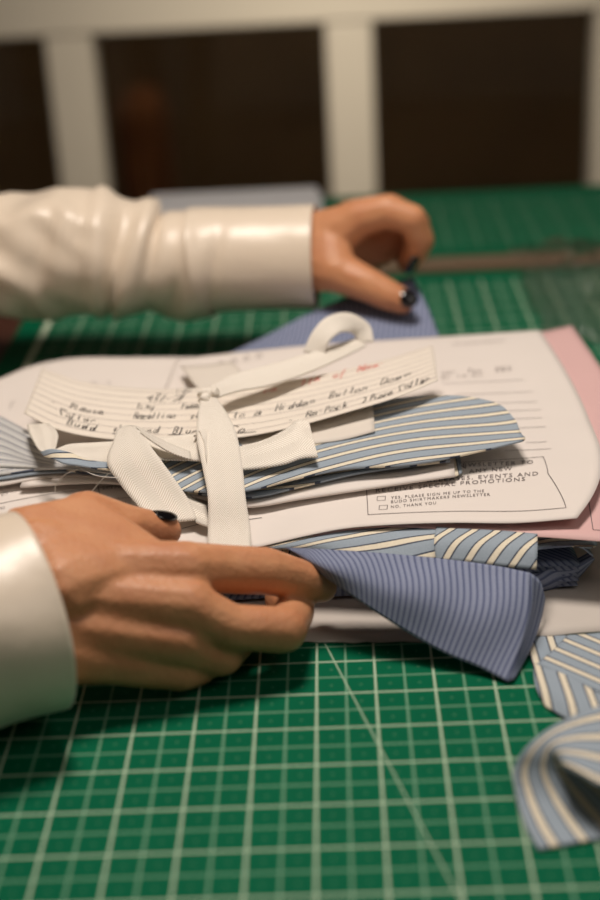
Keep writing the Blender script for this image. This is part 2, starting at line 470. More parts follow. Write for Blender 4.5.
# ================================================================== PAPERS, bottom to top
# base card on the mat
rows = [PP([(150, 470, .001), (300, 468, .001), (470, 470, .001), (650, 470, .001)]),
        PP([(120, 560, .0012), (300, 556, .0012), (470, 560, .0012), (665, 560, .0012)]),
        PP([(95, 641, .001), (230, 641, .001), (395, 641, .0009), (510, 638, .001), (560, 634, .0022), (610, 630, .0012), (690, 626, .001)])]
Lb, ob = sheet('pattern_card', rows, M_BASE, None, 50, 20, .0008,
    fn=lambda u, v, p: np.array([0, (noise.noise(Vector((u*40, 3, 1)))*.0016)*(v > .9), 0]))
tag(ob, 'greyish white card lying on the mat beneath the whole pile of cloth', 'card')

# blue pinstripe fabric
t_blue = None
parts = []
parts.append(slab(-.105, .106, .616, .85, .0022, .0165, seed=3))
flapT = PP([(286, 548, .0375), (312, 549, .0375), (345, 551, .036), (400, 555, .034), (450, 560, .032), (495, 566, .031), (530, 573, .029)])
flapM = PP([(290, 549.5, .0378), (330, 572, .036), (368, 585, .032), (415, 600, .027), (460, 609, .023), (500, 614, .021), (530, 612, .019)])
flapB = PP([(293, 551, .037), (330, 580, .0315), (370, 608, .023), (410, 634, .014), (448, 655, .0075), (480, 668, .004), (508, 682, .0015)])
Lf = Loft([flapT, flapM, flapB], 70, 30, fn=lambda u, v, p: np.array([0, 0, .0012*math.sin(u*21+v*3)*math.sin(math.pi*min(v*1.2, 1))*min(1, u*3)*(1-v)]))
parts.append(Lf.mesh(lambda u, v, lu, lv: (u*.128-.030*v*(1-u)+.006*v*u, v*lv)))
# turned-under facet at the right of the flap
fac = Loft([PP([(530, 573, .029), (530, 612, .019), (520, 650, .009), (508, 682, .0015)]),
            PP([(540, 582, .021), (538, 607, .013), (531, 636, .007), (513, 680, .0016)]),
            PP([(545, 598, .012), (543, 610, .009), (534, 640, .004), (514, 680, .0012)])], 20, 10)
parts.append(fac.mesh(lambda u, v, lu, lv: (v*lv+.1, u*lu)))
# rolled fold that opens to the right
rim = PP([(520, 552, .027), (540, 549, .027), (560, 547, .0275), (580, 547, .027), (593, 556, .021)])
bk1 = [p+np.array([-.004, .030, -.001]) for p in rim]
bk2 = [p+np.array([-.006, .026, -.020]) for p in rim]
bot = PP([(520, 592, .0025), (543, 590, .0025), (560, 586, .003), (575, 580, .004), (593, 560, .010)])
lip = PP([(520, 580, .011), (538, 577, .011), (553, 568, .013), (572, 567, .013), (593, 557, .0175)])
lip2 = [p+np.array([0, .007, -.001]) for p in lip]
cur = Loft([rim, bk1, bk2, bot, lip, lip2], 24, 50)
parts.append(cur.mesh(lambda u, v, lu, lv: (v*lv*.9, u*lu)))
# the back of the cloth lifted by the far hand
back = Loft([PP([(222, 357, .030), (262, 338, .036), (300, 318, .042), (350, 296, .048), (388, 284, .053), (413, 277, .055)]),
             PP([(222, 361, .030), (290, 342, .034), (340, 326, .039), (390, 312, .043), (427, 306, .044)]),
             PP([(222, 366, .0305), (290, 360, .031), (350, 352, .031), (400, 346, .031), (441, 343, .031)])], 40, 16,
            fn=lambda u, v, p: np.array([0, 0, .0014*math.sin(u*20)*v]))
parts.append(back.mesh(lambda u, v, lu, lv: (u*lu+v*.02, v*lv)))
back2 = Loft([PP([(222, 366, .0305), (290, 360, .031), (350, 352, .031), (400, 346, .031), (441, 343, .031)]),
              PP([(222, 400, .018), (290, 396, .018), (350, 392, .018), (400, 388, .018), (441, 384, .018)])], 30, 4)
parts.append(back2.mesh())
V, Fc, UVs = merge(parts)
ob = obj('pinstripe_fabric', V, Fc, M_PIN, None, UVs)
solid(ob, .0006, 0)
tag(ob, 'blue pinstriped shirt fabric spilling from the pile over the green mat', 'fabric')

# striped shirt sleeve under the forms
t = thing('striped_sleeve_piece', 'blue and cream striped cloth with a cuff, directly under the pink sheet', 'fabric')
Vs, Fs, Us = slab(-.088, .094, .628, .84, .0172, .0300, seed=9, layers=3)
s1 = Loft([PP([(255, 547, .0325), (300, 538, .0335), (340, 531, .034), (400, 527, .034), (440, 528, .034)]),
           PP([(265, 548, .0320), (310, 545, .0330), (350, 541, .0332), (400, 541, .0330), (440, 543, .0322)]),
           PP([(275, 550, .0310), (320, 550, .0310), (360, 553, .0305), (400, 558, .0290), (440, 559, .0275)])], 40, 14)
m1 = s1.mesh(lambda u, v, lu, lv: (v*lv*1.15+u*.022, u*lu))
V, Fc, UVs = merge([(Vs, Fs, Us), m1])
o = obj('sleeve_cloth', V, Fc, M_STR, t, UVs); solid(o, .0006, 0)
s2 = Loft([PP([(436, 526, .0345), (470, 528, .034), (505, 530, .0335), (537, 533, .033)]),
           PP([(434, 543, .0330), (470, 545, .0325), (505, 548, .0320), (537, 551, .0315)]),
           PP([(436, 559, .0280), (470, 561, .0275), (505, 565, .0270), (536, 568, .0260)])], 26, 12,
          fn=lambda u, v, p: np.array([0, -.0015, 0]))
V, Fc, UVs = s2.mesh(lambda u, v, lu, lv: (u*lu+v*lv*.62, v*lv))
o = obj('cuff_band', V, Fc, M_STR, t, UVs); solid(o, .0008, 0)
s3 = Loft([PP([(532, 531, .0315), (560, 535, .0312), (596, 540, .031)]), PP([(530, 540, .028), (560, 543, .028), (597, 545, .028)]),
           PP([(530, 549, .0275), (555, 546, .0275), (590, 548, .0275)])], 16, 8)
V, Fc, UVs = s3.mesh(lambda u, v, lu, lv: (v*lv*2+u*.01, u*lu))
o = obj('folded_hem', V, Fc, M_STR, t, UVs); solid(o, .0006, 0)

# pink sheet
rows = [PP([(250, 352, .032), (350, 345, .033), (450, 338, .034), (540, 332, .0345), (572, 325, .036)]),
        PP([(235, 400, .0335), (400, 400, .0338), (520, 395, .034), (615, 392, .035)]),
        PP([(225, 470, .0338), (400, 470, .0342), (520, 470, .0342), (640, 470, .0345)]),
        PP([(215, 556, .0305), (262, 548.5, .0318), (300, 539.5, .0335), (340, 531, .0348), (400, 526.5, .0355), (450, 530, .034), (500, 534, .0335), (560, 538, .033), (600, 541, .0325), (655, 545, .032)])]
Lp, op = sheet('pink_form', rows, M_PINK, None, 50, 36, .0003)
tag(op, 'pink sheet of paper showing at the right and front edge under the white form', 'paper')
acc = []; rule(Lp, (588, 497), (593, 530), .0004, acc); rule(Lp, (593, 530), (640, 534), .0004, acc)
flat('printed_line', acc, M_PRINT, op)

# left white form (table printed on it)
rows = [PP([(-70, 392, .035), (-15, 384, .035), (3, 377, .0352), (30, 366, .0355), (62, 359, .036), (130, 357, .036), (235, 357, .0358)]),
        PP([(-90, 430, .035), (0, 428, .0352), (120, 425, .0355), (235, 425, .0355)]),
        PP([(-120, 500, .034), (0, 497, .0345), (120, 492, .035), (240, 488, .035)]),
        PP([(-150, 590, .030), (0, 572, .031), (100, 562, .032), (200, 557, .033), (240, 553, .0333)])]
L1, o1 = sheet('order_form', rows, M_PAPER, None, 50, 40, .0003)
tag(o1, 'white printed table form at the left, partly under the striped collar pieces', 'paper')
acc = []
for k, (a, b_) in enumerate([((0, 489), (118, 476)), ((0, 504), (125, 486)), ((0, 519), (60, 510))]): rule(L1, a, b_, .0004, acc)
rule(L1, (44, 476), (45, 486), .0004, acc); rule(L1, (98, 486), (100, 496), .0004, acc); rule(L1, (100, 487), (180, 484), .0004, acc); rule(L1, (100, 500), (180, 496), .0004, acc)
flat('printed_table', acc, M_PRINT, o1); acc = []
print_text(L1, 'QTY', [(1, 496), (8, 495)], 2.7, acc); print_text(L1, 'NO', [(0, 510), (5, 509)], 2.7, acc)
print_text(L1, 'DATE DUE', [(103, 490), (122, 488)], 2.7, acc); print_text(L1, 'AMOUNT', [(112, 505), (126, 504)], 2.7, acc)
each('printed_word', acc, M_PRINT, o1)
acc = []
handwrite(L1, 'Dtail', [(90, 391), (112, 390)], 9, acc, .0004, 3)
handwrite(L1, 'r', [(8, 412), (18, 403)], 9, acc, .0005, 5)
each('handwritten_word', acc, M_LABELGREY, o1)

# right white form (newsletter box)
rows = [PP([(176, 359, .0375), (240, 352, .0378), (300, 346, .038), (400, 339, .0385), (480, 334, .039), (540, 330, .0395)]),
        PP([(160, 400, .0375), (300, 388, .0378), (420, 380, .038), (500, 374, .0385), (566, 371, .0395)]),
        PP([(145, 450, .0372), (300, 432, .0375), (420, 424, .038), (510, 418, .0385), (588, 416, .0395)]),
        PP([(130, 510, .036), (300, 483, .0375), (420, 476, .038), (520, 472, .0385), (602, 468, .040)]),
        PP([(124, 542, .034), (262, 516, .036), (340, 505, .0375), (440, 500, .038), (530, 498, .0385), (590, 500, .040)]),
        PP([(118, 566, .032), (262, 546, .0335), (300, 537, .0352), (340, 529, .0365), (400, 524, .0375), (450, 522.5, .0375), (520, 522.5, .0375), (577, 518, .0385)])]
L2, o2 = sheet('order_form', rows, M_PAPER, None, 60, 60, .0003)
tag(o2, 'white form at the right with the boxed newsletter sign-up, on the pink sheet', 'paper')
acc = []
for a, b_ in [((367, 471), (543, 457)), ((543, 457), (548, 474)), ((548, 474), (566, 508)), ((566, 508), (368, 515)), ((368, 515), (366, 486))]: rule(L2, a, b_, .0004, acc)
flat('printed_box', acc, M_PRINT, o2); acc = []
print_text(L2, 'SIGN UP TO OUR N', [(369, 478), (466, 469)], 3.7, acc)
print_text(L2, 'EWSLETTER TO', [(463, 467.5), (533, 464)], 3.7, acc)
print_text(L2, 'HEAR ABOUT', [(372, 483), (452, 476)], 3.7, acc); print_text(L2, 'ANY NEW', [(469, 473.5), (512, 470.5)], 3.7, acc)
print_text(L2, 'PRODUCT RELEASES, EVENTS AND', [(376, 487), (538, 475.5)], 3.7, acc)
print_text(L2, 'RECEIVE SPECIAL PROMOTIONS', [(376, 493), (525, 481)], 3.7, acc)
each('printed_words', acc, M_PRINT, o2)
for a in ((377, 501), (379, 510)):
    acc = []
    for p, q in (((0, 0), (8, -.4)), ((8, -.4), (8.6, -4.5)), ((8.6, -4.5), (.4, -4)), ((.4, -4), (0, 0))): rule(L2, (a[0]+p[0], a[1]+p[1]), (a[0]+q[0], a[1]+q[1]), .0003, acc, 3)
    flat('checkbox', acc, M_PRINT, o2)
acc = []
rule(L2, (236, 505), (236, 535), .0004, acc); rule(L2, (236, 535), (222, 539), .0003, acc)
flat('signature_box', acc, M_PRINT, o2)
acc = []
print_text(L2, 'YES, PLEASE SIGN ME UP TO THE', [(391, 499.5), (484, 492.5)], 2.7, acc)
print_text(L2, 'BUDD SHIRTMAKERS NEWSLETTER', [(391, 503.5), (490, 496)], 2.7, acc)
print_text(L2, 'NO, THANK YOU', [(391, 508.5), (436, 504.5)], 2.7, acc)
each('small_print', acc, M_PRINT, o2)
acc = []
for y0, y1, xa, xb in [(384, 380, 442, 524), (395, 392, 455, 533), (404, 402, 462, 537), (412, 410, 470, 541), (420, 418, 478, 542), (429, 427, 486, 546), (443, 442, 526, 547), (451, 449, 505, 551)]:
    rule(L2, (xa, y0), (xb, y1), .00045, acc)
flat('ruled_lines', acc, M_RULE, o2)
acc = []
print_text(L2, 'uar.   Fax.   BBX', [(442, 375), (512, 371)], 5, acc); print_text(L2, 'El. 10 An', [(442, 379.5), (482, 376.5)], 3, acc)
print_text(L2, 'THE HOUSE ACCOUNT', [(452, 346), (505, 342)], 2.5, acc)
print_text(L2, '0.0.0.0', [(218, 367), (262, 358)], 5, acc)
each('blurred_print', acc, M_LABELGREY, o2)
acc = []
handwrite(L2, 'er', [(180, 519), (198, 514)], 14, acc, .0005, 8); rule(L2, None, None, .0005, acc, 20, [(196, 514), (200, 508), (204, 511), (208, 508)])
flat('signature', acc, M_INK, o2); acc = []
rule(L2, (182, 529), (205, 523), .0004, acc); rule(L2, (222, 523), (262, 518), .0004, acc)
handwrite(L2, 'c', [(226, 519), (236, 517)], 8, acc, .0008, 9)
each('pen_mark', acc, M_INK, o2)

# ================================================================== STRIPED COLLAR PIECES AND CARDS ON THE FORMS
# white interlining card under the striped tip
rows = [PP([(40, 448, .0405), (160, 450, .0415), (300, 440, .0430), (452, 436, .0435)]),
        PP([(20, 486, .0392), (100, 482, .0400), (190, 495, .0405), (247, 506, .0408), (300, 498, .0412), (380, 486, .0418), (455, 475, .0425)])]
Lc, oc = sheet('white_card', rows, M_PAPER, None, 50, 14, .0011)
tag(oc, 'long white card strip lying directly under the striped collar piece', 'card')
# small striped offcut poking out behind the white card
rows = [PP([(440, 458, .0412), (455, 456, .0412), (460, 457, .0412)]), PP([(444, 477, .0406), (455, 476, .0408), (462, 472, .0408)])]
Ls, os_ = sheet('striped_snippet', rows, M_STR, None, 10, 8, .0006, uvf=lambda u, v, lu, lv: (u*lu*1.3, v*lv))
tag(os_, 'tiny frayed striped snippet poking out past the end of the white card', 'fabric')
# second ply
rows = [PP([(-30, 436, .0445), (60, 455, .0445), (160, 446, .0455), (300, 440, .0460), (440, 434, .0465)]),
        PP([(-40, 473, .0425), (40, 468, .0432), (110, 476, .0434), (180, 490, .0438), (246, 497, .0440), (300, 486, .0444), (345, 475, .0452), (450, 460, .0462)])]
Lq, oq = sheet('striped_cuff_ply', rows, M_STR, None, 60, 14, .0012, uvf=along_curve([(0, 466), (180, 484), (246, 488), (345, 470), (450, 457)], .042, 1.1))
tag(oq, 'lower blue and cream striped ply showing as an edge between card and collar piece', 'fabric')
# main rounded striped collar piece
def tipfn(u, v, p): return np.array([0, 0, .0008*math.sin(u*9+v*4)])
rows = [PP([(140, 436, .0515), (240, 426, .0525), (310, 410, .0535), (372, 400, .0545), (425, 396, .0555), (468, 398, .056), (500, 406, .0555), (516, 421, .0535)]),
        PP([(130, 452, .0510), (240, 448, .0518), (330, 432, .0522), (420, 422, .0530), (480, 420, .053), (522, 433, .0522)]),
        PP([(125, 470, .0500), (240, 472, .0508), (340, 452, .0512), (420, 443, .0515), (480, 437, .0515), (525, 438, .0518)]),
        PP([(120, 482, .0480), (180, 489, .0482), (246, 491, .0480), (300, 479, .0482), (345, 469, .0488), (400, 464, .0492), (455, 455, .0495), (522, 441, .0512)])]
Lt, ot = sheet('striped_collar_piece', rows, M_STR, None, 70, 36, .0009, fn=tipfn, uvf=along_curve([(250, 458), (320, 441), (375, 427), (430, 417), (500, 414)], .050, 1.18))
tag(ot, 'blue and cream striped collar piece with a rounded tip pointing right', 'fabric')
# left folded striped pieces, fanned
def fan(rows, name, label, seed, scale, t=.0009):
    L, o = sheet(name, rows, M_STR2, None, 60, 24, t, uvf=lambda u, v, lu, lv: (v*scale+seed*.003, u*lu))
    return L, tag(o, label, 'fabric')
fan([PP([(-40, 398, .045), (0, 416, .048), (30, 432, .0495), (60, 450, .0495), (100, 463, .048), (150, 470, .0475)]),
     PP([(-50, 440, .044), (0, 452, .0455), (30, 462, .046), (60, 467, .046), (100, 470, .0455), (150, 474, .0455)]),
     PP([(-60, 468, .042), (0, 466, .0445), (30, 467, .045), (60, 469, .045), (100, 472, .045), (150, 478, .045)])],
    'striped_band_piece', 'striped collar band fanned open at the left, with close curved stripes', 1, .036)
for k, (dy, z, m_, nm, lb) in enumerate([(0, .0440, M_STR2, 'striped_strip', 'pale striped cloth edge at the left of the pile, directly under the fanned band'), (4, .0425, M_STR, 'striped_strip', 'blue and cream striped cloth edge at the far left, above the white strip'), (9, .0405, M_PAPER, 'interlining_strip', 'thin white strip edge at the left of the pile, lying on the printed form')]):
    rows = [PP([(-60, 445, z), (60, 452, z), (150, 455, z)]), PP([(-60, 477+dy*1.5, z-.001), (0, 474+dy*1.2, z-.001), (40, 469+dy, z), (80, 469+dy*.8, z), (130, 475+dy*.8, z), (190, 482+dy*.9, z)])]
    L_, o_ = sheet(nm, rows, m_, None, 40, 8, .0008, uvf=lambda u, v, lu, lv: (v*lv*1.2+u*.01, u*lu)); tag(o_, lb, 'fabric strip', 'edges of the plies at the left of the pile')
# twisted striped end of a band (beside the left tape end)
rows = [PP([(40, 452, .0570), (50, 449, .0600), (60, 450, .0612), (72, 453, .0605), (86, 459, .0580), (106, 462, .0550), (140, 464, .0515)]),
        PP([(44, 457, .0560), (54, 459, .0590), (64, 463, .0595), (78, 465, .0580), (96, 468, .0550), (120, 471, .0515), (150, 474, .0500)])]
L_, o_ = sheet('striped_twist', rows, M_STR, None, 40, 8, .0007, uvf=lambda u, v, lu, lv: (v*lv*1.1+u*.016, u*lu))
tag(o_, 'narrow twisted striped strip crossing the tape, left of the tape loop', 'fabric')
# loose threads
def tube_mesh(pts, r, n=6, closed=False):
    pts = [Vector(p) for p in pts]; V, Fc = [], []
    for i, p in enumerate(pts):
        d = (pts[min(i+1, len(pts)-1)]-pts[max(i-1, 0)]).normalized(); a = d.orthogonal().normalized(); b_ = d.cross(a)
        rr_ = r[i] if isinstance(r, (list, tuple)) else r
        for k in range(n):
            an = 2*math.pi*k/n; V.append(tuple(p+(a*math.cos(an)+b_*math.sin(an))*rr_))
    for i in range(len(pts)-1):
        for k in range(n): Fc.append((i*n+k, i*n+(k+1) % n, (i+1)*n+(k+1) % n, (i+1)*n+k))
    Fc.append(tuple(range(n-1, -1, -1))); Fc.append(tuple((len(pts)-1)*n+k for k in range(n)))
    return V, Fc
for pl, lb in [([(78, 469, .054), (66, 474, .052), (58, 482, .048), (55, 491, .0385)], 'short curled white thread hanging off the left of the pile above the knuckle'),
               ([(118, 466, .053), (108, 474, .052), (98, 484, .045), (90, 494, .0385)], 'fine white thread running down beside the tape loop'),
               ([(62, 458, .0545), (80, 468, .054), (98, 476, .053), (120, 478, .053)], 'fine white thread lying across the striped twist')]:
    c = catmull(np.array(PP(pl)), np.linspace(0, 1, 24)); V, Fc = tube_mesh(c, .0002)
    tag(obj('loose_thread', V, Fc, M_THREAD), lb, 'thread', 'frayed threads at the left of the pile')

# grey card under the note
rows = [PP([(225, 415, .0545), (300, 403, .056), (372, 392, .0575)]), PP([(228, 452, .0505), (300, 445, .0525), (345, 439, .0535), (375, 431, .0545)])]
L_, o_ = sheet('paper_label', rows, M_CARD, None, 20, 10, .0005); tag(o_, 'plain greyish paper slip between the lined note and the striped collar piece', 'paper')
# upper blank sheet behind the knot (grey-beige strip)
rows = [PP([(180, 366, .0445), (205, 365, .045), (232, 361, .0455)]), PP([(205, 398, .051), (228, 400, .051), (262, 392, .050)])]
L_, o_ = sheet('paper_slip', rows, M_CARD, None, 10, 10, .0004); tag(o_, 'small beige paper slip behind the knot of the tape', 'paper')

# lined note with handwriting
top = PP([(42, 368, .060), (80, 381, .057), (120, 387, .0555), (170, 389, .055), (208, 387, .0555), (260, 384, .0565), (320, 375, .059), (380, 361, .0625), (433, 345, .066)])
mid = PP([(33, 391, .060), (70, 406, .0572), (120, 413, .0555), (170, 415, .0552), (208, 413, .0555), (260, 410, .0565), (320, 399, .059), (380, 383, .0625), (436, 363, .0655)])
btm = PP([(24, 413, .060), (60, 430, .0572), (110, 439, .0555), (170, 440, .0552), (240, 437, .0558), (300, 425, .059), (350, 411, .0615), (400, 396, .064), (438, 380, .0655)])
Ln, on = sheet('lined_note', [top, mid, btm], M_NOTE, None, 80, 24, .00035)
tag(on, 'curled lined note with handwritten order in black and red, tied on top', 'note')
acc = []
for k in range(8):
    v = .08+k*.118
    stroke_uv(Ln, [(u, v) for u in np.linspace(.004, .996, 60)], .00032, acc)
flat('ruled_lines', acc, M_RULE, on)
acc = []
W_ = .0005
handwrite(Ln, 'Please', [(69, 408.5), (104, 415)], (1, 5.6), acc, W_, 11)
handwrite(Ln, '.', [(51, 402), (57, 404)], (0, 6), acc, .0018, 12)
handwrite(Ln, 'Recalline', [(133, 419), (176, 418)], (1, 6), acc, W_, 13)
handwrite(Ln, 'sl', [(190, 419), (201, 418.5)], (1, 6), acc, W_, 14)
handwrite(Ln, 'to', [(232, 418), (246, 417)], (1, 6), acc, W_, 15)
handwrite(Ln, 'a', [(253, 416), (263, 415)], (1, 6.6), acc, W_, 16)
handwrite(Ln, 'Hidden', [(274, 412), (316, 403)], (1, 6.6), acc, W_, 17)
handwrite(Ln, 'Button', [(328, 399), (368, 390)], (1, 6), acc, W_, 18)
handwrite(Ln, 'Down', [(379, 386), (412, 375)], (1, 6), acc, W_, 19)
handwrite(Ln, 'Collar.', [(60, 415), (103, 424.5)], (1, 5.4), acc, W_, 20)
handwrite(Ln, 'Budd', [(66, 424), (97, 432)], (1, 5.6), acc, .00055, 21)
handwrite(Ln, 'shi', [(113, 432), (128, 433)], (1, 7), acc, W_, 22)
handwrite(Ln, 'ned', [(138, 433), (160, 433)], (1, 6), acc, .00055, 23)
handwrite(Ln, 'Blue', [(172, 434), (198, 434)], (1, 6), acc, .00055, 24)
handwrite(Ln, 'Co', [(228, 433), (247, 432)], (1, 6), acc, W_, 25)
handwrite(Ln, 'Re-Pock', [(305, 418), (348, 407)], (1, 6), acc, W_, 26)
handwrite(Ln, '2 Piece', [(361, 404), (393, 394)], (1, 5.4), acc, W_, 27)
handwrite(Ln, 'Collar', [(399, 391), (430, 381)], (1, 6), acc, W_, 28)
handwrite(Ln, '.', [(289, 421), (293, 420)], (0, 5), acc, .0015, 29)
handwrite(Ln, 'Tiny', [(135, 409), (155, 409)], (1, 5.4), acc, .0005, 30)
handwrite(Ln, 'Fused', [(181, 408.5), (203, 408)], (1, 5.4), acc, .0006, 31)
handwrite(Ln, '93%-7%', [(146, 402), (184, 402)], (1, 7), acc, .0005, 32)
handwrite(Ln, 'light', [(176, 393), (192, 393)], (1, 6), acc, .0003, 33)
for a, b_ in (((112, 437), (126, 438)), ((168, 438), (200, 438)), ((226, 437), (256, 435))): rule(Ln, (a[0], a[1]-3), (b_[0], b_[1]-3), .0005, acc, 6)
each('handwritten_word', acc, M_INK, on)
acc = []
handwrite(Ln, 're', [(263, 394), (278, 391)], (1, 6), acc, .0006, 41)
handwrite(Ln, '11A', [(298, 387), (320, 381)], (1, 5.4), acc, .0006, 42)
handwrite(Ln, 'of', [(333, 378), (345, 375)], (1, 5.4), acc, .0006, 43)
handwrite(Ln, 'New', [(356, 372.5), (381, 366)], (1, 7), acc, .0006, 44)
for v_, f_, u_ in acc: obj('handwritten_word', v_, f_, M_RED, on, u_, smooth=False)['label'] = 'red handwritten word'

# ================================================================== TAPE
t = thing('twill_tape', 'white herringbone twill tape tied in a knot around the pile', 'tape')
def strip(name, A, B, parent=t, nu=10, nv=60, th=.0009, w=.018):
    """ruled tape between edge A and edge B"""
    A = catmull(np.array(PP(A)), np.linspace(0, 1, 24)); B = catmull(np.array(PP(B)), np.linspace(0, 1, 24))
    L = Loft([[a, b_] for a, b_ in zip(A, B)], nu, nv)
    ln = np.r_[0, np.cumsum(np.linalg.norm(np.diff((A+B)/2, axis=0), axis=1))]
    V, Fc, UVs = L.mesh(lambda u, v, lu, lv: ((u-.5)*w, v*lv))
    o = obj(name, V, Fc, M_TAPE, parent, UVs); solid(o, th, 0); return o
# band around the pile: left end over the edge, passing under the loop, ending right of the tail
strip('pile_band', [(27, 425, .0555), (31, 437, .0562), (50, 452, .0560), (64, 446, .0570), (95, 443, .0575), (130, 441, .0575), (170, 437, .0578), (198, 434, .0600), (225, 437, .061)],
                   [(50, 424, .0585), (58, 434, .0580), (57, 455, .0535), (68, 458, .0545), (95, 463, .0530), (130, 461, .0540), (170, 460, .0545), (198, 461, .055), (225, 464, .0555)])
strip('loose_end', [(222, 452, .0590), (240, 447, .0598), (262, 441, .0602), (285, 430, .0608), (300, 420, .0618), (309, 422, .0622)],
                   [(222, 470, .0540), (240, 470, .0540), (262, 468, .0542), (285, 464, .0548), (303, 458, .0556), (318, 457, .0556)])
# tail running down the front
strip('front_tail', [(201, 396, .0670), (198, 415, .0645), (197, 440, .0622), (203, 470, .0565), (208, 500, .0500), (208, 525, .0430), (207, 556, .0385)],
                    [(215, 396, .0670), (226, 412, .0645), (238, 440, .0622), (243, 470, .0562), (246, 500, .0495), (250, 525, .0430), (251, 556, .0385)], w=.021)
# small turned edge of the tail
strip('turned_edge', [(194, 437, .0615), (197, 432, .0632), (203, 440, .0628), (206, 456, .060)], [(197, 434, .0610), (203, 430, .063), (207, 444, .0620), (207, 462, .0590)], nv=16, w=.005)
# left loop
strip('left_loop', [(190, 452, .058), (172, 445, .0600), (150, 434, .0630), (135, 426, .0650), (122, 427, .0645), (113, 443, .0615), (107, 463, .0565), (120, 484, .0500), (140, 508, .0445), (152, 523, .0415)],
                   [(192, 460, .057), (176, 455, .0590), (156, 444, .0615), (141, 433, .0640), (134, 426, .0652), (148, 443, .0625), (163, 463, .0575), (178, 484, .0510), (192, 506, .0440), (197, 520, .0405)], w=.021)
strip('loop_return', [(176, 482, .047), (186, 492, .0440), (196, 500, .0420), (206, 506, .0405)], [(196, 522, .0400), (200, 524, .0398), (206, 526, .0395), (210, 528, .0392)], nv=12)
# knot and the curled upper end
strip('upper_end', [(210, 386, .0700), (232, 375, .0705), (262, 367, .0700), (300, 356, .0690), (330, 347, .0680), (360, 337, .0665)],
                   [(214, 399, .0660), (236, 392, .0660), (264, 387, .0650), (300, 376, .0645), (336, 361, .0645), (366, 346, .0645)], w=.014)
strip('upper_loop', [(374, 342, .0660), (370, 326, .0730), (352, 314, .0800), (330, 316, .0820), (314, 330, .0780), (303, 352, .0685)],
                    [(360, 343, .0650), (355, 336, .0690), (347, 332, .0740), (337, 334, .0760), (329, 342, .0730), (325, 354, .0670)], w=.014)
kv = []
for c0, r0, sq in [(P(209, 394, .0675), .0046, (1.3, .8, .8)), (P(214, 392, .0685), .0034, (.8, 1.2, .9)), (P(205, 399, .0665), .0034, (1., .9, .9))]:
    bm = bmesh.new(); bmesh.ops.create_uvsphere(bm, u_segments=20, v_segments=12, radius=r0)
    for v in bm.verts:
        n_ = noise.noise(v.co*420+Vector(c0)*30)*.0011
        v.co = Vector((v.co.x*sq[0], v.co.y*sq[1], v.co.z*sq[2]))*(1+n_/r0)+Vector(c0)
    kv.append(([tuple(v.co) for v in bm.verts], [tuple(v.index for v in f.verts) for f in bm.faces], [(v.co.x, v.co.z) for v in bm.verts])); bm.free()
V, Fc, UVs = merge(kv); obj('knot', V, Fc, M_TAPE, t, UVs)

# ================================================================== OFFCUT at the lower right
t = thing('striped_offcut', 'curled striped offcut strip lying at the lower right on the green mat', 'fabric')
def chev(seg):
    def f(u, v, lu, lv):
        x = u*lu; y = v*lv
        return (x*.96+y*.26, y) if seg else (x*.45+y*.9, y)
    return f
DG = along((545, 668), (606, 697), .002, 1.2); ST = along((545, 675), (553, 704), .002, 1.15)
sheet('mitred_corner_face', [PP([(526, 636.5, .0014), (548, 636, .0016), (568, 635, .0018)]), PP([(529, 652, .0018), (542, 651, .0020), (553, 650, .0021)]), PP([(533, 664, .0020), (535, 664, .0020), (537, 664, .0020)])], M_STR, t, 14, 12, .0007, uvf=ST)
sheet('diagonal_stripe_face', [PP([(568, 635, .0018), (610, 632, .0018), (690, 627, .0016)]), PP([(553, 650, .0021), (610, 664, .0028), (690, 685, .0030)]), PP([(537, 664, .0020), (600, 693, .0032), (690, 730, .0034)])], M_STR, t, 30, 14, .0007, uvf=DG)
sheet('straight_stripe_face', [PP([(533, 664, .0020), (537, 664, .0020), (600, 693, .0032), (690, 730, .0034)]), PP([(536, 688, .0020), (560, 700, .0040), (612, 722, .0050), (690, 750, .0050)]), PP([(545, 706, .0012), (568, 719, .0020), (612, 735, .0030), (690, 765, .0030)])], M_STR, t, 34, 16, .0007, uvf=ST)
A_ = [(690, 690, .010), (630, 700, .014), (598, 707, .0170), (570, 718, .0185), (543, 733, .0185), (524, 750, .0155), (513, 770, .0090), (516, 795, .0030), (524, 822, .0012), (538, 850, .0010)]
B_ = [(700, 815, .012), (640, 800, .017), (603, 787, .0205), (578, 773, .0205), (563, 765, .0175), (572, 768, .0105), (596, 785, .0050), (622, 806, .0020), (650, 830, .0010)]
A2 = catmull(np.array(PP(A_)), np.linspace(0, 1, 30)); B2 = catmull(np.array(PP(B_)), np.linspace(0, 1, 30))
L_ = Loft([[a, b_] for a, b_ in zip(A2, B2)], 14, 70)
V, Fc, UVs = L_.mesh(lambda u, v, lu, lv: (u*.040+.002, v*lv)); o_ = obj('curled_strip', V, Fc, M_STR, t, UVs); solid(o_, .0007, 0)

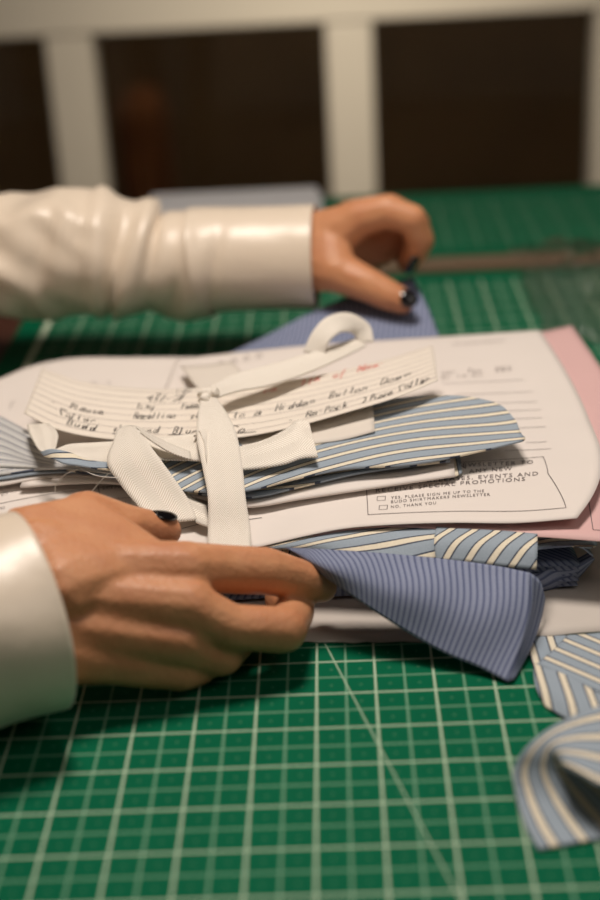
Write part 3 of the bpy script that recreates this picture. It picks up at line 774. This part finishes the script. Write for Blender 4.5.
# ================================================================== CLEAR BAG, far papers
random.seed(3)
nx, ny = 46, 34; V, Fc = [], []
for k in range(2):
    for j in range(ny+1):
        for i in range(nx+1):
            u, v = i/nx, j/ny
            c = P(548+120*u-40*v, 345-95*v, 0.)
            e = math.sin(math.pi*u)**.5*math.sin(math.pi*v)**.5 if 0 < u < 1 and 0 < v < 1 else 0
            q = Vector((c[0]*34, c[1]*26, k*5.))
            r_ = abs(noise.noise(q))*.022+abs(noise.noise(q*2.4))*.009
            z = (.008+r_*1.2+.012)*e if k == 1 else .001+.001*e
            edge = noise.noise(Vector((u*6, v*6, 9)))*.008
            V.append((c[0]+edge, c[1]+edge, .0008+z))
n1 = (nx+1)*(ny+1)
for k in range(2):
    for j in range(ny):
        for i in range(nx):
            a = k*n1+j*(nx+1)+i; f = (a, a+1, a+nx+2, a+nx+1); Fc.append(f if k else f[::-1])
o_ = obj('plastic_bag', V, Fc, M_FILM); tag(o_, 'crumpled clear plastic bag on the green mat behind the pink sheet', 'plastic bag')

t = thing('paper_stack', 'low stack of bluish white paper at the far table edge, behind the satin sleeve', 'paper')
x0, x1 = Q(146, 197, 1.36)[0], Q(322, 190, 1.36)[0]
for k, (a, b_, c, m_) in enumerate([(0, .012, 0, M_LEAF), (.012, .0175, .004, M_LEAF)]):
    boxobj('ream', (x0+c, x1-c, 1.262+c, 1.372, .0005+a, .0005+b_-.0002), m_, t, .0015)

# ================================================================== PERSON
def hull(sph, seg=2):
    bm = bmesh.new()
    for p, r in sph:
        bmesh.ops.create_icosphere(bm, subdivisions=seg, radius=r, matrix=Matrix.Translation(Vector(p)))
    res = bmesh.ops.convex_hull(bm, input=bm.verts[:])
    dead = [g for g in res['geom_interior'] if isinstance(g, bmesh.types.BMVert)]+[g for g in res['geom_unused'] if isinstance(g, bmesh.types.BMVert)]
    if dead: bmesh.ops.delete(bm, geom=list(set(dead)), context='VERTS')
    V = [tuple(v.co) for v in bm.verts]; bm.verts.index_update(); Fc = [tuple(v.index for v in f.verts) for f in bm.faces]
    bm.free(); return V, Fc, [(0, 0)]*len(V)
def capsule_chain(ch, seg=2): return [hull([ch[i], ch[i+1]], seg) for i in range(len(ch)-1)]
def organic(shapes, voxel, smooth=6, fac=.5):
    V, Fc, UVs = merge(shapes)
    me = bpy.data.meshes.new('tmp'); me.from_pydata(V, [], Fc); me.update()
    o = bpy.data.objects.new('tmp', me); COL.objects.link(o)
    m = o.modifiers.new('r', 'REMESH'); m.mode = 'VOXEL'; m.voxel_size = voxel
    s_ = o.modifiers.new('s', 'SMOOTH'); s_.factor = fac; s_.iterations = smooth
    d = bpy.data.meshes.new_from_object(o.evaluated_get(bpy.context.evaluated_depsgraph_get()))
    V = [tuple(v.co) for v in d.vertices]; Fc = [tuple(p.vertices) for p in d.polygons]
    bpy.data.objects.remove(o); bpy.data.meshes.remove(me); bpy.data.meshes.remove(d)
    return V, Fc, [(0, 0)]*len(V)

cR = Vector(P(36, 611, .047)); dR = Vector((.86, .50, -.02)).normalized()
person = thing('person', 'person in a cream satin blouse with black nails, both hands gathering the pile', 'person')
# --- right hand (near, on the front edge of the pile)
rh = []
rh.append(hull([(P(40, 566, .058), .017), (P(40, 640, .036), .019), (P(180, 572, .0480), .0095), (P(186, 606, .0390), .0092), (P(172, 640, .0270), .0088), (P(152, 664, .0165), .0085)]))
for a_, b_, r0, r1 in [(P(70, 568, .0590), P(188, 570, .0500), .0125, .0128), (P(64, 596, .0520), P(190, 606, .0405), .0130, .0124), (P(60, 624, .0430), P(178, 640, .0280), .0128, .0115), (P(60, 650, .0340), P(158, 666, .0165), .0120, .0102)]:
    rh += capsule_chain([(a_, r0), (b_, r1)])
rh.append(hull([(P(30, 545, .062), .018), (P(84, 522, .0640), .0125), (P(60, 590, .055), .018), (P(150, 566, .052), .012)]))
rh.append(hull([(P(84, 522, .0640), .0125), (P(125, 548, .056), .0115), (P(160, 572, .050), .0105)]))
idx = [(P(186, 570, .0500), .0126), (P(222, 569, .0450), .0110), (P(266, 571, .0385), .0109), (P(304, 580, .0290), .0090), (P(322, 587, .0220), .0074)]
mdl = [(P(190, 608, .0400), .0118), (P(232, 627, .0295), .0100), (P(284, 630, .0225), .0104), (P(296, 612, .0140), .0088), (P(280, 598, .0110), .0078)]
rng_ = [(P(180, 640, .0280), .0112), (P(200, 650, .020), .0100), (P(222, 656, .0145), .0092), (P(240, 640, .0095), .0080), (P(236, 622, .0090), .0074)]
pky = [(P(160, 666, .0165), .0100), (P(182, 672, .0120), .0086), (P(200, 668, .0092), .0078), (P(210, 650, .0080), .0070)]
thb = [(P(70, 535, .061), .0150), (P(86, 517, .0640), .0122), (P(128, 527, .0560), .0102), (P(150, 530, .0500), .0094), (P(165, 531, .0468), .0080)]
for c in (idx, mdl, rng_, pky, thb): rh += capsule_chain(c)
rh.append(hull([(cR-dR*.09, .0245), (P(40, 560, .060), .019), (P(40, 640, .036), .021)]))
# --- left hand (far, pinching the blue cloth)
YH = .935
lh = []
lh.append(hull([(Q(290, 248, .955), .020), (Q(290, 268, .950), .021), (Q(356, 221, .940), .0130), (Q(352, 222, .965), .0125), (Q(346, 226, .988), .0115), (Q(338, 232, 1.008), .0105)]))
lh.append(hull([(Q(296, 262, .945), .020), (Q(336, 271, .925), .0140), (Q(330, 240, .940), .014)]))
li = [(Q(356, 219, .940), .0130), (Q(386, 211, .936), .0112), (Q(412, 219, .932), .0100), (Q(421, 240, .934), .0092), (Q(412, 259, .940), .0080)]
lm = [(Q(352, 218, .962), .0126), (Q(390, 210, .958), .0112), (Q(416, 224, .954), .0098), (Q(418, 246, .956), .0088), (Q(408, 262, .958), .0078)]
lr = [(Q(346, 224, .982), .0116), (Q(384, 226, .976), .0104), (Q(388, 248, .970), .0090), (Q(372, 260, .966), .0080)]
lp = [(Q(338, 230, 1.000), .0105), (Q(362, 238, .990), .0094), (Q(366, 254, .982), .0082), (Q(352, 260, .974), .0074)]
lh.append(hull([(Q(345, 236, .965), .012), (Q(368, 240, .968), .010), (Q(392, 234, .962), .009), (Q(384, 256, .958), .007), (Q(345, 252, .960), .012), (Q(330, 255, .955), .014)]))
lt = [(Q(318, 262, .938), .0170), (Q(338, 272, .926), .0140), (Q(366, 284, .916), .0115), (Q(386, 294, .912), .0105), (Q(402, 301, .910), .0088)]
for c in (li, lm, lr, lp, lt): lh += capsule_chain(c)
lh.append(hull([(Q(215, 262, .955), .026), (Q(290, 258, .952), .0215)]))
RHm = organic(rh, .0013, 7); LHm = organic(lh, .0015, 6)
# --- arms, torso, head, legs (mostly clothed, outside the frame)
wr = cR-dR*.09; wl = Vector(Q(215, 262, .955))
elR = Vector((-.43, .40, .108)); elL = Vector((-.47, .99, .095))
shR = Vector((-.63, .52, .50)); shL = Vector((-.63, .90, .50))
tc = Vector((-.66, .71, 0))
bd = []
for w_, e_, s_ in ((wr, elR, shR), (wl, elL, shL)):
    bd += capsule_chain([(w_, .024), (w_.lerp(e_, .5), .022), (e_, .024), (e_.lerp(s_, .5), .036), (s_, .045)], 3)
bd.append(hull([(shR, .05), (shL, .05), (tc+Vector((0, -.09, .26)), .095), (tc+Vector((0, .09, .26)), .095)], 3))
bd.append(hull([(tc+Vector((0, -.09, .26)), .095), (tc+Vector((0, .09, .26)), .095), (tc+Vector((-.01, -.10, .02)), .095), (tc+Vector((-.01, .10, .02)), .095)], 3))
bd += capsule_chain([(tc+Vector((0, 0, .50)), .058), (tc+Vector((.05, 0, .62)), .052)], 3)
bd.append(hull([(tc+Vector((.07, 0, .73)), .083), (tc+Vector((.045, 0, .76)), .088), (tc+Vector((.125, 0, .655)), .040)], 3))
bd += capsule_chain([(tc+Vector((.158, 0, .735)), .010), (tc+Vector((.172, 0, .705)), .014)], 2)
for s_ in (-1, 1):
    bd += capsule_chain([(tc+Vector((-.01, s_*.09, -.02)), .095), (tc+Vector((.0, s_*.10, -.35)), .060), (tc+Vector((-.02, s_*.10, -.69)), .038)], 3)
    bd.append(hull([(tc+Vector((-.03, s_*.10, -.725)), .032), (tc+Vector((.11, s_*.11, -.735)), .022)], 2))
    bd.append(hull([(tc+Vector((.06, s_*.088, .725)), .016), (tc+Vector((.05, s_*.090, .70)), .010)], 2))
BDm = organic(bd, .008, 4)
V, Fc, UVs = merge([RHm, LHm, BDm])
obj('body', V, Fc, M_SKIN, person, UVs)
# face and hair
def ell(c, r, sc, rot=None, seg=24):
    bm = bmesh.new(); bmesh.ops.create_uvsphere(bm, u_segments=seg, v_segments=seg//2, radius=1)
    V = []
    for v in bm.verts:
        p = Vector((v.co.x*sc[0]*r, v.co.y*sc[1]*r, v.co.z*sc[2]*r))
        if rot is not None: p = rot @ p
        V.append(tuple(p+Vector(c)))
    Fc = [tuple(v.index for v in f.verts) for f in bm.faces]; bm.free()
    return V, Fc, [(0, 0)]*len(V)
for s_ in (-1, 1):
    V, Fc, UVs = ell(tc+Vector((.146, s_*.032, .735)), .010, (.6, 1.3, .6)); obj('eye', V, Fc, M_NAIL, person, UVs)
V, Fc, UVs = ell(tc+Vector((.155, 0, .665)), .010, (.7, 2., .5)); obj('mouth', V, Fc, plain('lips', (170, 84, 80), .4), person, UVs)
hr = [hull([(tc+Vector((.035, 0, .775)), .098), (tc+Vector((.0, 0, .74)), .085), (tc+Vector((-.02, 0, .60)), .055)], 3)]
V, Fc, UVs = organic(hr, .006, 4); obj('hair', V, Fc, M_HAIR, person, UVs)
# nails
def nail(c, along, up, L, W, name='fingernail'):
    a = Vector(along).normalized(); n = Vector(up); n = (n-a*n.dot(a)).normalized(); s_ = a.cross(n)
    R_ = Matrix((a, s_, n)).transposed()
    V, Fc, UVs = ell(c, 1, (L/2, W/2, .0022), R_, 20)
    # bend across
    out = []
    for p in V:
        d = Vector(p)-Vector(c); y = d.dot(s_); out.append(tuple(Vector(p)-n*(y*y*38)))
    o = obj(name, out, Fc, M_NAIL, person, UVs); o['label'] = 'glossy black fingernail'; return o
a = Vector(thb[-1][0])-Vector(thb[-2][0])
nail(Vector(thb[-1][0])+Vector((-.0005, -.0012, .0088)), a, (0.15, .35, 1), .0160, .0118)
a = Vector(lt[-1][0])-Vector(lt[-2][0])
nail(Vector(lt[-1][0])+a.normalized()*.0015+Vector((.002, -.0055, .0045)), a, (.35, -1, .75), .0145, .0125)
a = Vector(li[-1][0])-Vector(li[-2][0])
nail(Vector(Q(413, 265, .931)), a, (.8, -.8, .1), .0150, .0110)
a = Vector(lm[-1][0])-Vector(lm[-2][0])
nail(Vector(lm[-1][0])+Vector((.0065, -.002, -.001)), a, (1, -.3, .1), .013, .0105)

# --- sleeves
def sleeve(name, path, rad, fn, ns=90, nt_=64, mat=M_SATIN, t=.0011):
    C_ = catmull(np.array([np.array(p) for p in path]), np.linspace(0, 1, ns+1)); V, Fc, UVs = [], [], []
    rs = np.interp(np.linspace(0, 1, ns+1), np.linspace(0, 1, len(rad)), rad)
    for i, c in enumerate(C_):
        d = Vector(C_[min(i+1, ns)]-C_[max(i-1, 0)]).normalized(); up = Vector((0, 0, 1)); up = (up-d*up.dot(d)).normalized(); sd = d.cross(up)
        for k in range(nt_):
            th = 2*math.pi*k/nt_; r = rs[i]+fn(i/ns, th, c[0])
            V.append(tuple(Vector(c)+(sd*math.cos(th)+up*math.sin(th)*1.0)*r)); UVs.append((i/ns, k/nt_))
    for i in range(ns):
        for k in range(nt_): Fc.append((i*nt_+k, i*nt_+(k+1) % nt_, (i+1)*nt_+(k+1) % nt_, (i+1)*nt_+k))
    o = obj(name, V, Fc, mat, person, UVs); solid(o, t, 1)
    o.data.flip_normals()
    return o
g = lambda x, m, s_: math.exp(-((x-m)/s_)**2)
def ang(th, m, s_):
    d = (th-m+math.pi) % (2*math.pi)-math.pi; return math.exp(-(d/s_)**2)
# far sleeve: path from the shoulder end to the cuff; camera side is sd direction
def px2(x, y, Y): return Q(x, y, Y)
pathL = [shL+Vector((.01, 0, -.02)), shL.lerp(elL, .5), elL+Vector((0, 0, .0)), Q(-90, 262, .965), Q(-20, 256, .960), Q(30, 253, .958), Q(60, 253, .957), Q(100, 254, .955), Q(125, 256, .955), Q(150, 264, .954), Q(180, 266, .953), Q(208, 263, .952)]
LX = [Q(x_, 258, .955)[0] for x_ in range(0, 320, 5)]
def X_(px): return LX[0]+(LX[-1]-LX[0])*(px/315.)
def fL(s, th, x):
    w = min(1, s*5); cz = Vector((x*16, math.cos(th)*1.1, math.sin(th)*1.1+4)); c2 = Vector((x*46+math.sin(th)*1.5, math.cos(th)*1.6, math.sin(th)*1.6))
    left = 1/(1+math.exp((x-X_(95))/.008))
    r = .0085*noise.noise(cz)*left + (.0105*(.50-abs(noise.noise(c2*.8)))*left)
    r += .0052*g(x, X_(104), .0045)-.0090*g(x, X_(121)+.003*math.sin(th), .0042)*(ang(th, .5, 1.1))+.0062*g(x, X_(137)+.002*math.cos(th*2), .0048)-.0055*g(x, X_(155), .005)
    r += .0030*g(x, X_(70)+.010*math.sin(th), .006)*ang(th, .6, .8)-.0028*g(x, X_(48)+.014*math.sin(th), .007)*ang(th, .2, 1.)
    r += -.0080*g(x, X_(182)+.012*math.sin(th), .0075)*ang(th, -.55, .65)+.0030*g(x, X_(196)+.010*math.sin(th), .006)*ang(th, -.3, .9)
    return r*w
sleeve('far_sleeve', pathL, [.072, .068, .064, .060, .0560, .0550, .0540, .0485, .0445, .0375, .0370, .0350], fL, ns=200, nt_=96)
pathC = [Q(196, 262, .952), Q(215, 260, .9515), Q(240, 259, .951), Q(280, 258, .950), Q(316, 257, .948)]
def fC(s, th, x):
    r = .0018*g(s, .0, .10)*(1+math.sin(th*2+.6))-.0030*g(s-.10*math.sin(th), .17, .06)*ang(th, -.1, .8)+.0012*math.sin(th*2+1)*(1-s)
    return r
sleeve('far_cuff', pathC, [.0362, .0345, .0338, .0335, .0335], fC, ns=80, nt_=96)
# near sleeve and cuff
cR = Vector(P(36, 611, .047)); dR = Vector((.86, .50, -.02)).normalized()
pathR = [shR+Vector((.01, 0, -.02)), shR.lerp(elR, .5), elR, elR.lerp(cR-dR*.09, .5), cR-dR*.085]
sleeve('near_sleeve', pathR, [.070, .066, .060, .052, .043], lambda s, th, x: (.003*math.sin(th*3+s*14)+.002*math.sin(th*5-s*30))*min(1, s*5), ns=90)
sleeve('near_cuff', [cR-dR*.10, cR-dR*.05, cR-dR*.02, cR], [.0405, .0405, .0410, .0415], lambda s, th, x: .0012*math.sin(th*2+2)+.0008*math.sin(s*9+th*3), ns=50)
# blouse body and trousers
bl = [hull([(shR, .062), (shL, .062), (tc+Vector((0, -.09, .26)), .112), (tc+Vector((0, .09, .26)), .112)], 3),
      hull([(tc+Vector((0, -.09, .26)), .112), (tc+Vector((0, .09, .26)), .112), (tc+Vector((-.01, -.10, .04)), .112), (tc+Vector((-.01, .10, .04)), .112)], 3)]
V, Fc, UVs = organic(bl, .008, 5); obj('blouse', V, Fc, M_SATIN, person, UVs)
tr = []
for s_ in (-1, 1): tr += capsule_chain([(tc+Vector((-.01, s_*.09, -.02)), .108), (tc+Vector((.0, s_*.10, -.35)), .078), (tc+Vector((-.02, s_*.10, -.67)), .065)], 3)
V, Fc, UVs = organic(tr, .008, 5); obj('trousers', V, Fc, M_TROUSER, person, UVs)
for s_ in (-1, 1):
    V, Fc, UVs = organic([hull([(tc+Vector((-.03, s_*.10, -.718)), .0415), (tc+Vector((.12, s_*.11, -.726)), .033)], 2)], .006, 3); obj('shoe', V, Fc, M_NAIL, person, UVs)

# ================================================================== ROOM
YW = 2.2; X = .78
struct(boxobj('floor', (-3, 3, -1.5, 5, -.80, -.7601), M_FLOOR, None, 0))
# window wall: low glazed screen behind the table
tz = .048                      # bottom of the horizontal rail
ya = math.atan2(.0, 1.)
wf = struct(bpy.data.objects.new('window_1', None)); COL.objects.link(wf); THINGS.append(wf)
def wbox(name, b, mat, bev=.004): return boxobj(name, b, mat, wf, bev)
V = []
def tilted(name, x0, x1, za0, za1, zb0, zb1, y0, y1, mat):
    V = [(x0, y0, za0), (x1, y0, zb0), (x1, y1, zb0), (x0, y1, za0), (x0, y0, za1), (x1, y0, zb1), (x1, y1, zb1), (x0, y1, za1)]
    o = obj(name, V, [(0, 3, 2, 1), (4, 5, 6, 7), (0, 1, 5, 4), (1, 2, 6, 5), (2, 3, 7, 6), (3, 0, 4, 7)], mat, wf, smooth=False)
    m = o.modifiers.new('edge', 'BEVEL'); m.width = .004; m.segments = 2; return o
wbox('top_rail', (-1.6, 1.8, YW-.02, YW+.05, .058, .125), M_FRAME)
wbox('bottom_rail', (-1.6, 1.8, YW-.02, YW+.05, -.60, -.52), M_FRAME)
xs = [-1.24, -.81, -.3785, .0265, .4145, .81, 1.22]
for x in xs: wbox('mullion', (x-.034, x+.034, YW-.015, YW+.045, -.519, .0575), M_FRAME)
for i in range(len(xs)-1): wbox('pane', (xs[i]+.0375, xs[i+1]-.0375, YW+.012, YW+.016, -.519, .0575), M_GLASS, 0)
for i in range(len(xs)-1): wbox('upper_pane', (xs[i]+.0375, xs[i+1]-.0375, YW+.012, YW+.016, .126, 1.2), M_GLASS, 0)
for x in xs: wbox('upper_mullion', (x-.034, x+.034, YW-.015, YW+.045, .1255, 1.2), M_FRAME)
struct(boxobj('wall_back', (-3, 3, YW-.03, YW+.06, -.76, -.601), M_WALL, None, 0))
struct(boxobj('wall_far', (-3, 3, 3.6, 3.66, -.76, 1.9), M_BACK, None, 0))
tag(boxobj('orange_glow_block', (Q(112, 120, 3.1)[0], Q(162, 120, 3.1)[0], 3.1, 3.3, -.7595, Q(140, 95, 3.1)[2]), M_ORANGE, None, .05), 'dim orange-brown shape seen through the second window pane from the left', 'background shape')  # made-up block standing in for the orange-brown glow in this pane

# ================================================================== ORIGINS, LIFT
def fam(o):
    out = [o]
    for c in o.children: out += fam(c)
    return out
bpy.context.view_layer.update()
for o in THINGS:
    F2 = [x for x in fam(o) if x.type == 'MESH']
    cos = []
    for x in F2:
        a = np.empty(len(x.data.vertices)*3); x.data.vertices.foreach_get('co', a); cos.append(a.reshape(-1, 3))
    A = np.concatenate(cos); b_ = np.array([(A[:, 0].min()+A[:, 0].max())/2, (A[:, 1].min()+A[:, 1].max())/2, A[:, 2].min()])
    for x, a in zip(F2, cos):
        x.data.vertices.foreach_set('co', (a-b_).ravel()); x.data.update()
    o.location = (b_[0], b_[1], b_[2]+LIFT)

# ================================================================== LIGHT, CAMERA
def area(name, loc, tgt, size, power, col, sy=None):
    l = bpy.data.lights.new(name, 'AREA'); l.size = size; l.energy = power; l.color = col
    if sy: l.shape = 'RECTANGLE'; l.size_y = sy
    o = bpy.data.objects.new(name, l); COL.objects.link(o); o.location = Vector(loc)+Vector((0, 0, LIFT))
    o.rotation_euler = (Vector(tgt)-Vector(loc)).to_track_quat('-Z', 'Y').to_euler(); return o
area('pendant_light', (-.02, .74, .88), (0, .66, 0), .24, 7.2, (1, .89, .79))
area('far_room_fill', (.1, 2.9, 1.5), (0, 3.4, 0), .4, 5, (1, .80, .56))  # unseen fill, added to lift the dark wall behind the panes
o_ = area('window_frame_fill', (.1, 1.45, .62), (0, 2.2, .0), .3, 1.25, (1, .88, .72)); o_.data.spread = 1.3  # added to brighten the white window frame, not a fixture of the room
area('front_fill', (.75, .05, 1.1), (.05, .65, 0), .6, 2.3, (1, .90, .80))  # unseen fill from the front right, added to brighten camera-facing cloth
w = bpy.data.worlds.new('room_air'); SC.world = w; w.use_nodes = True
w.node_tree.nodes['Background'].inputs[0].default_value = (1, .86, .70, 1); w.node_tree.nodes['Background'].inputs[1].default_value = .045
cam = bpy.data.cameras.new('camera'); co = bpy.data.objects.new('camera', cam); COL.objects.link(co)
R_ = Matrix(((RR[0], UU[0], -FW[0]), (RR[1], UU[1], -FW[1]), (RR[2], UU[2], -FW[2])))
co.matrix_world = Matrix.Translation(Vector((0, 0, H_+LIFT))) @ R_.to_4x4()
cam.sensor_fit = 'HORIZONTAL'; cam.sensor_width = 24; cam.lens = F_/600*24; cam.clip_start = .01
cam.dof.use_dof = True; cam.dof.focus_distance = .710; cam.dof.aperture_fstop = 4.0
SC.camera = co
SC.view_settings.view_transform = 'Standard'; SC.view_settings.look = 'None'; SC.view_settings.gamma = 1; SC.view_settings.use_curve_mapping = False
SC.view_settings.exposure = 0.
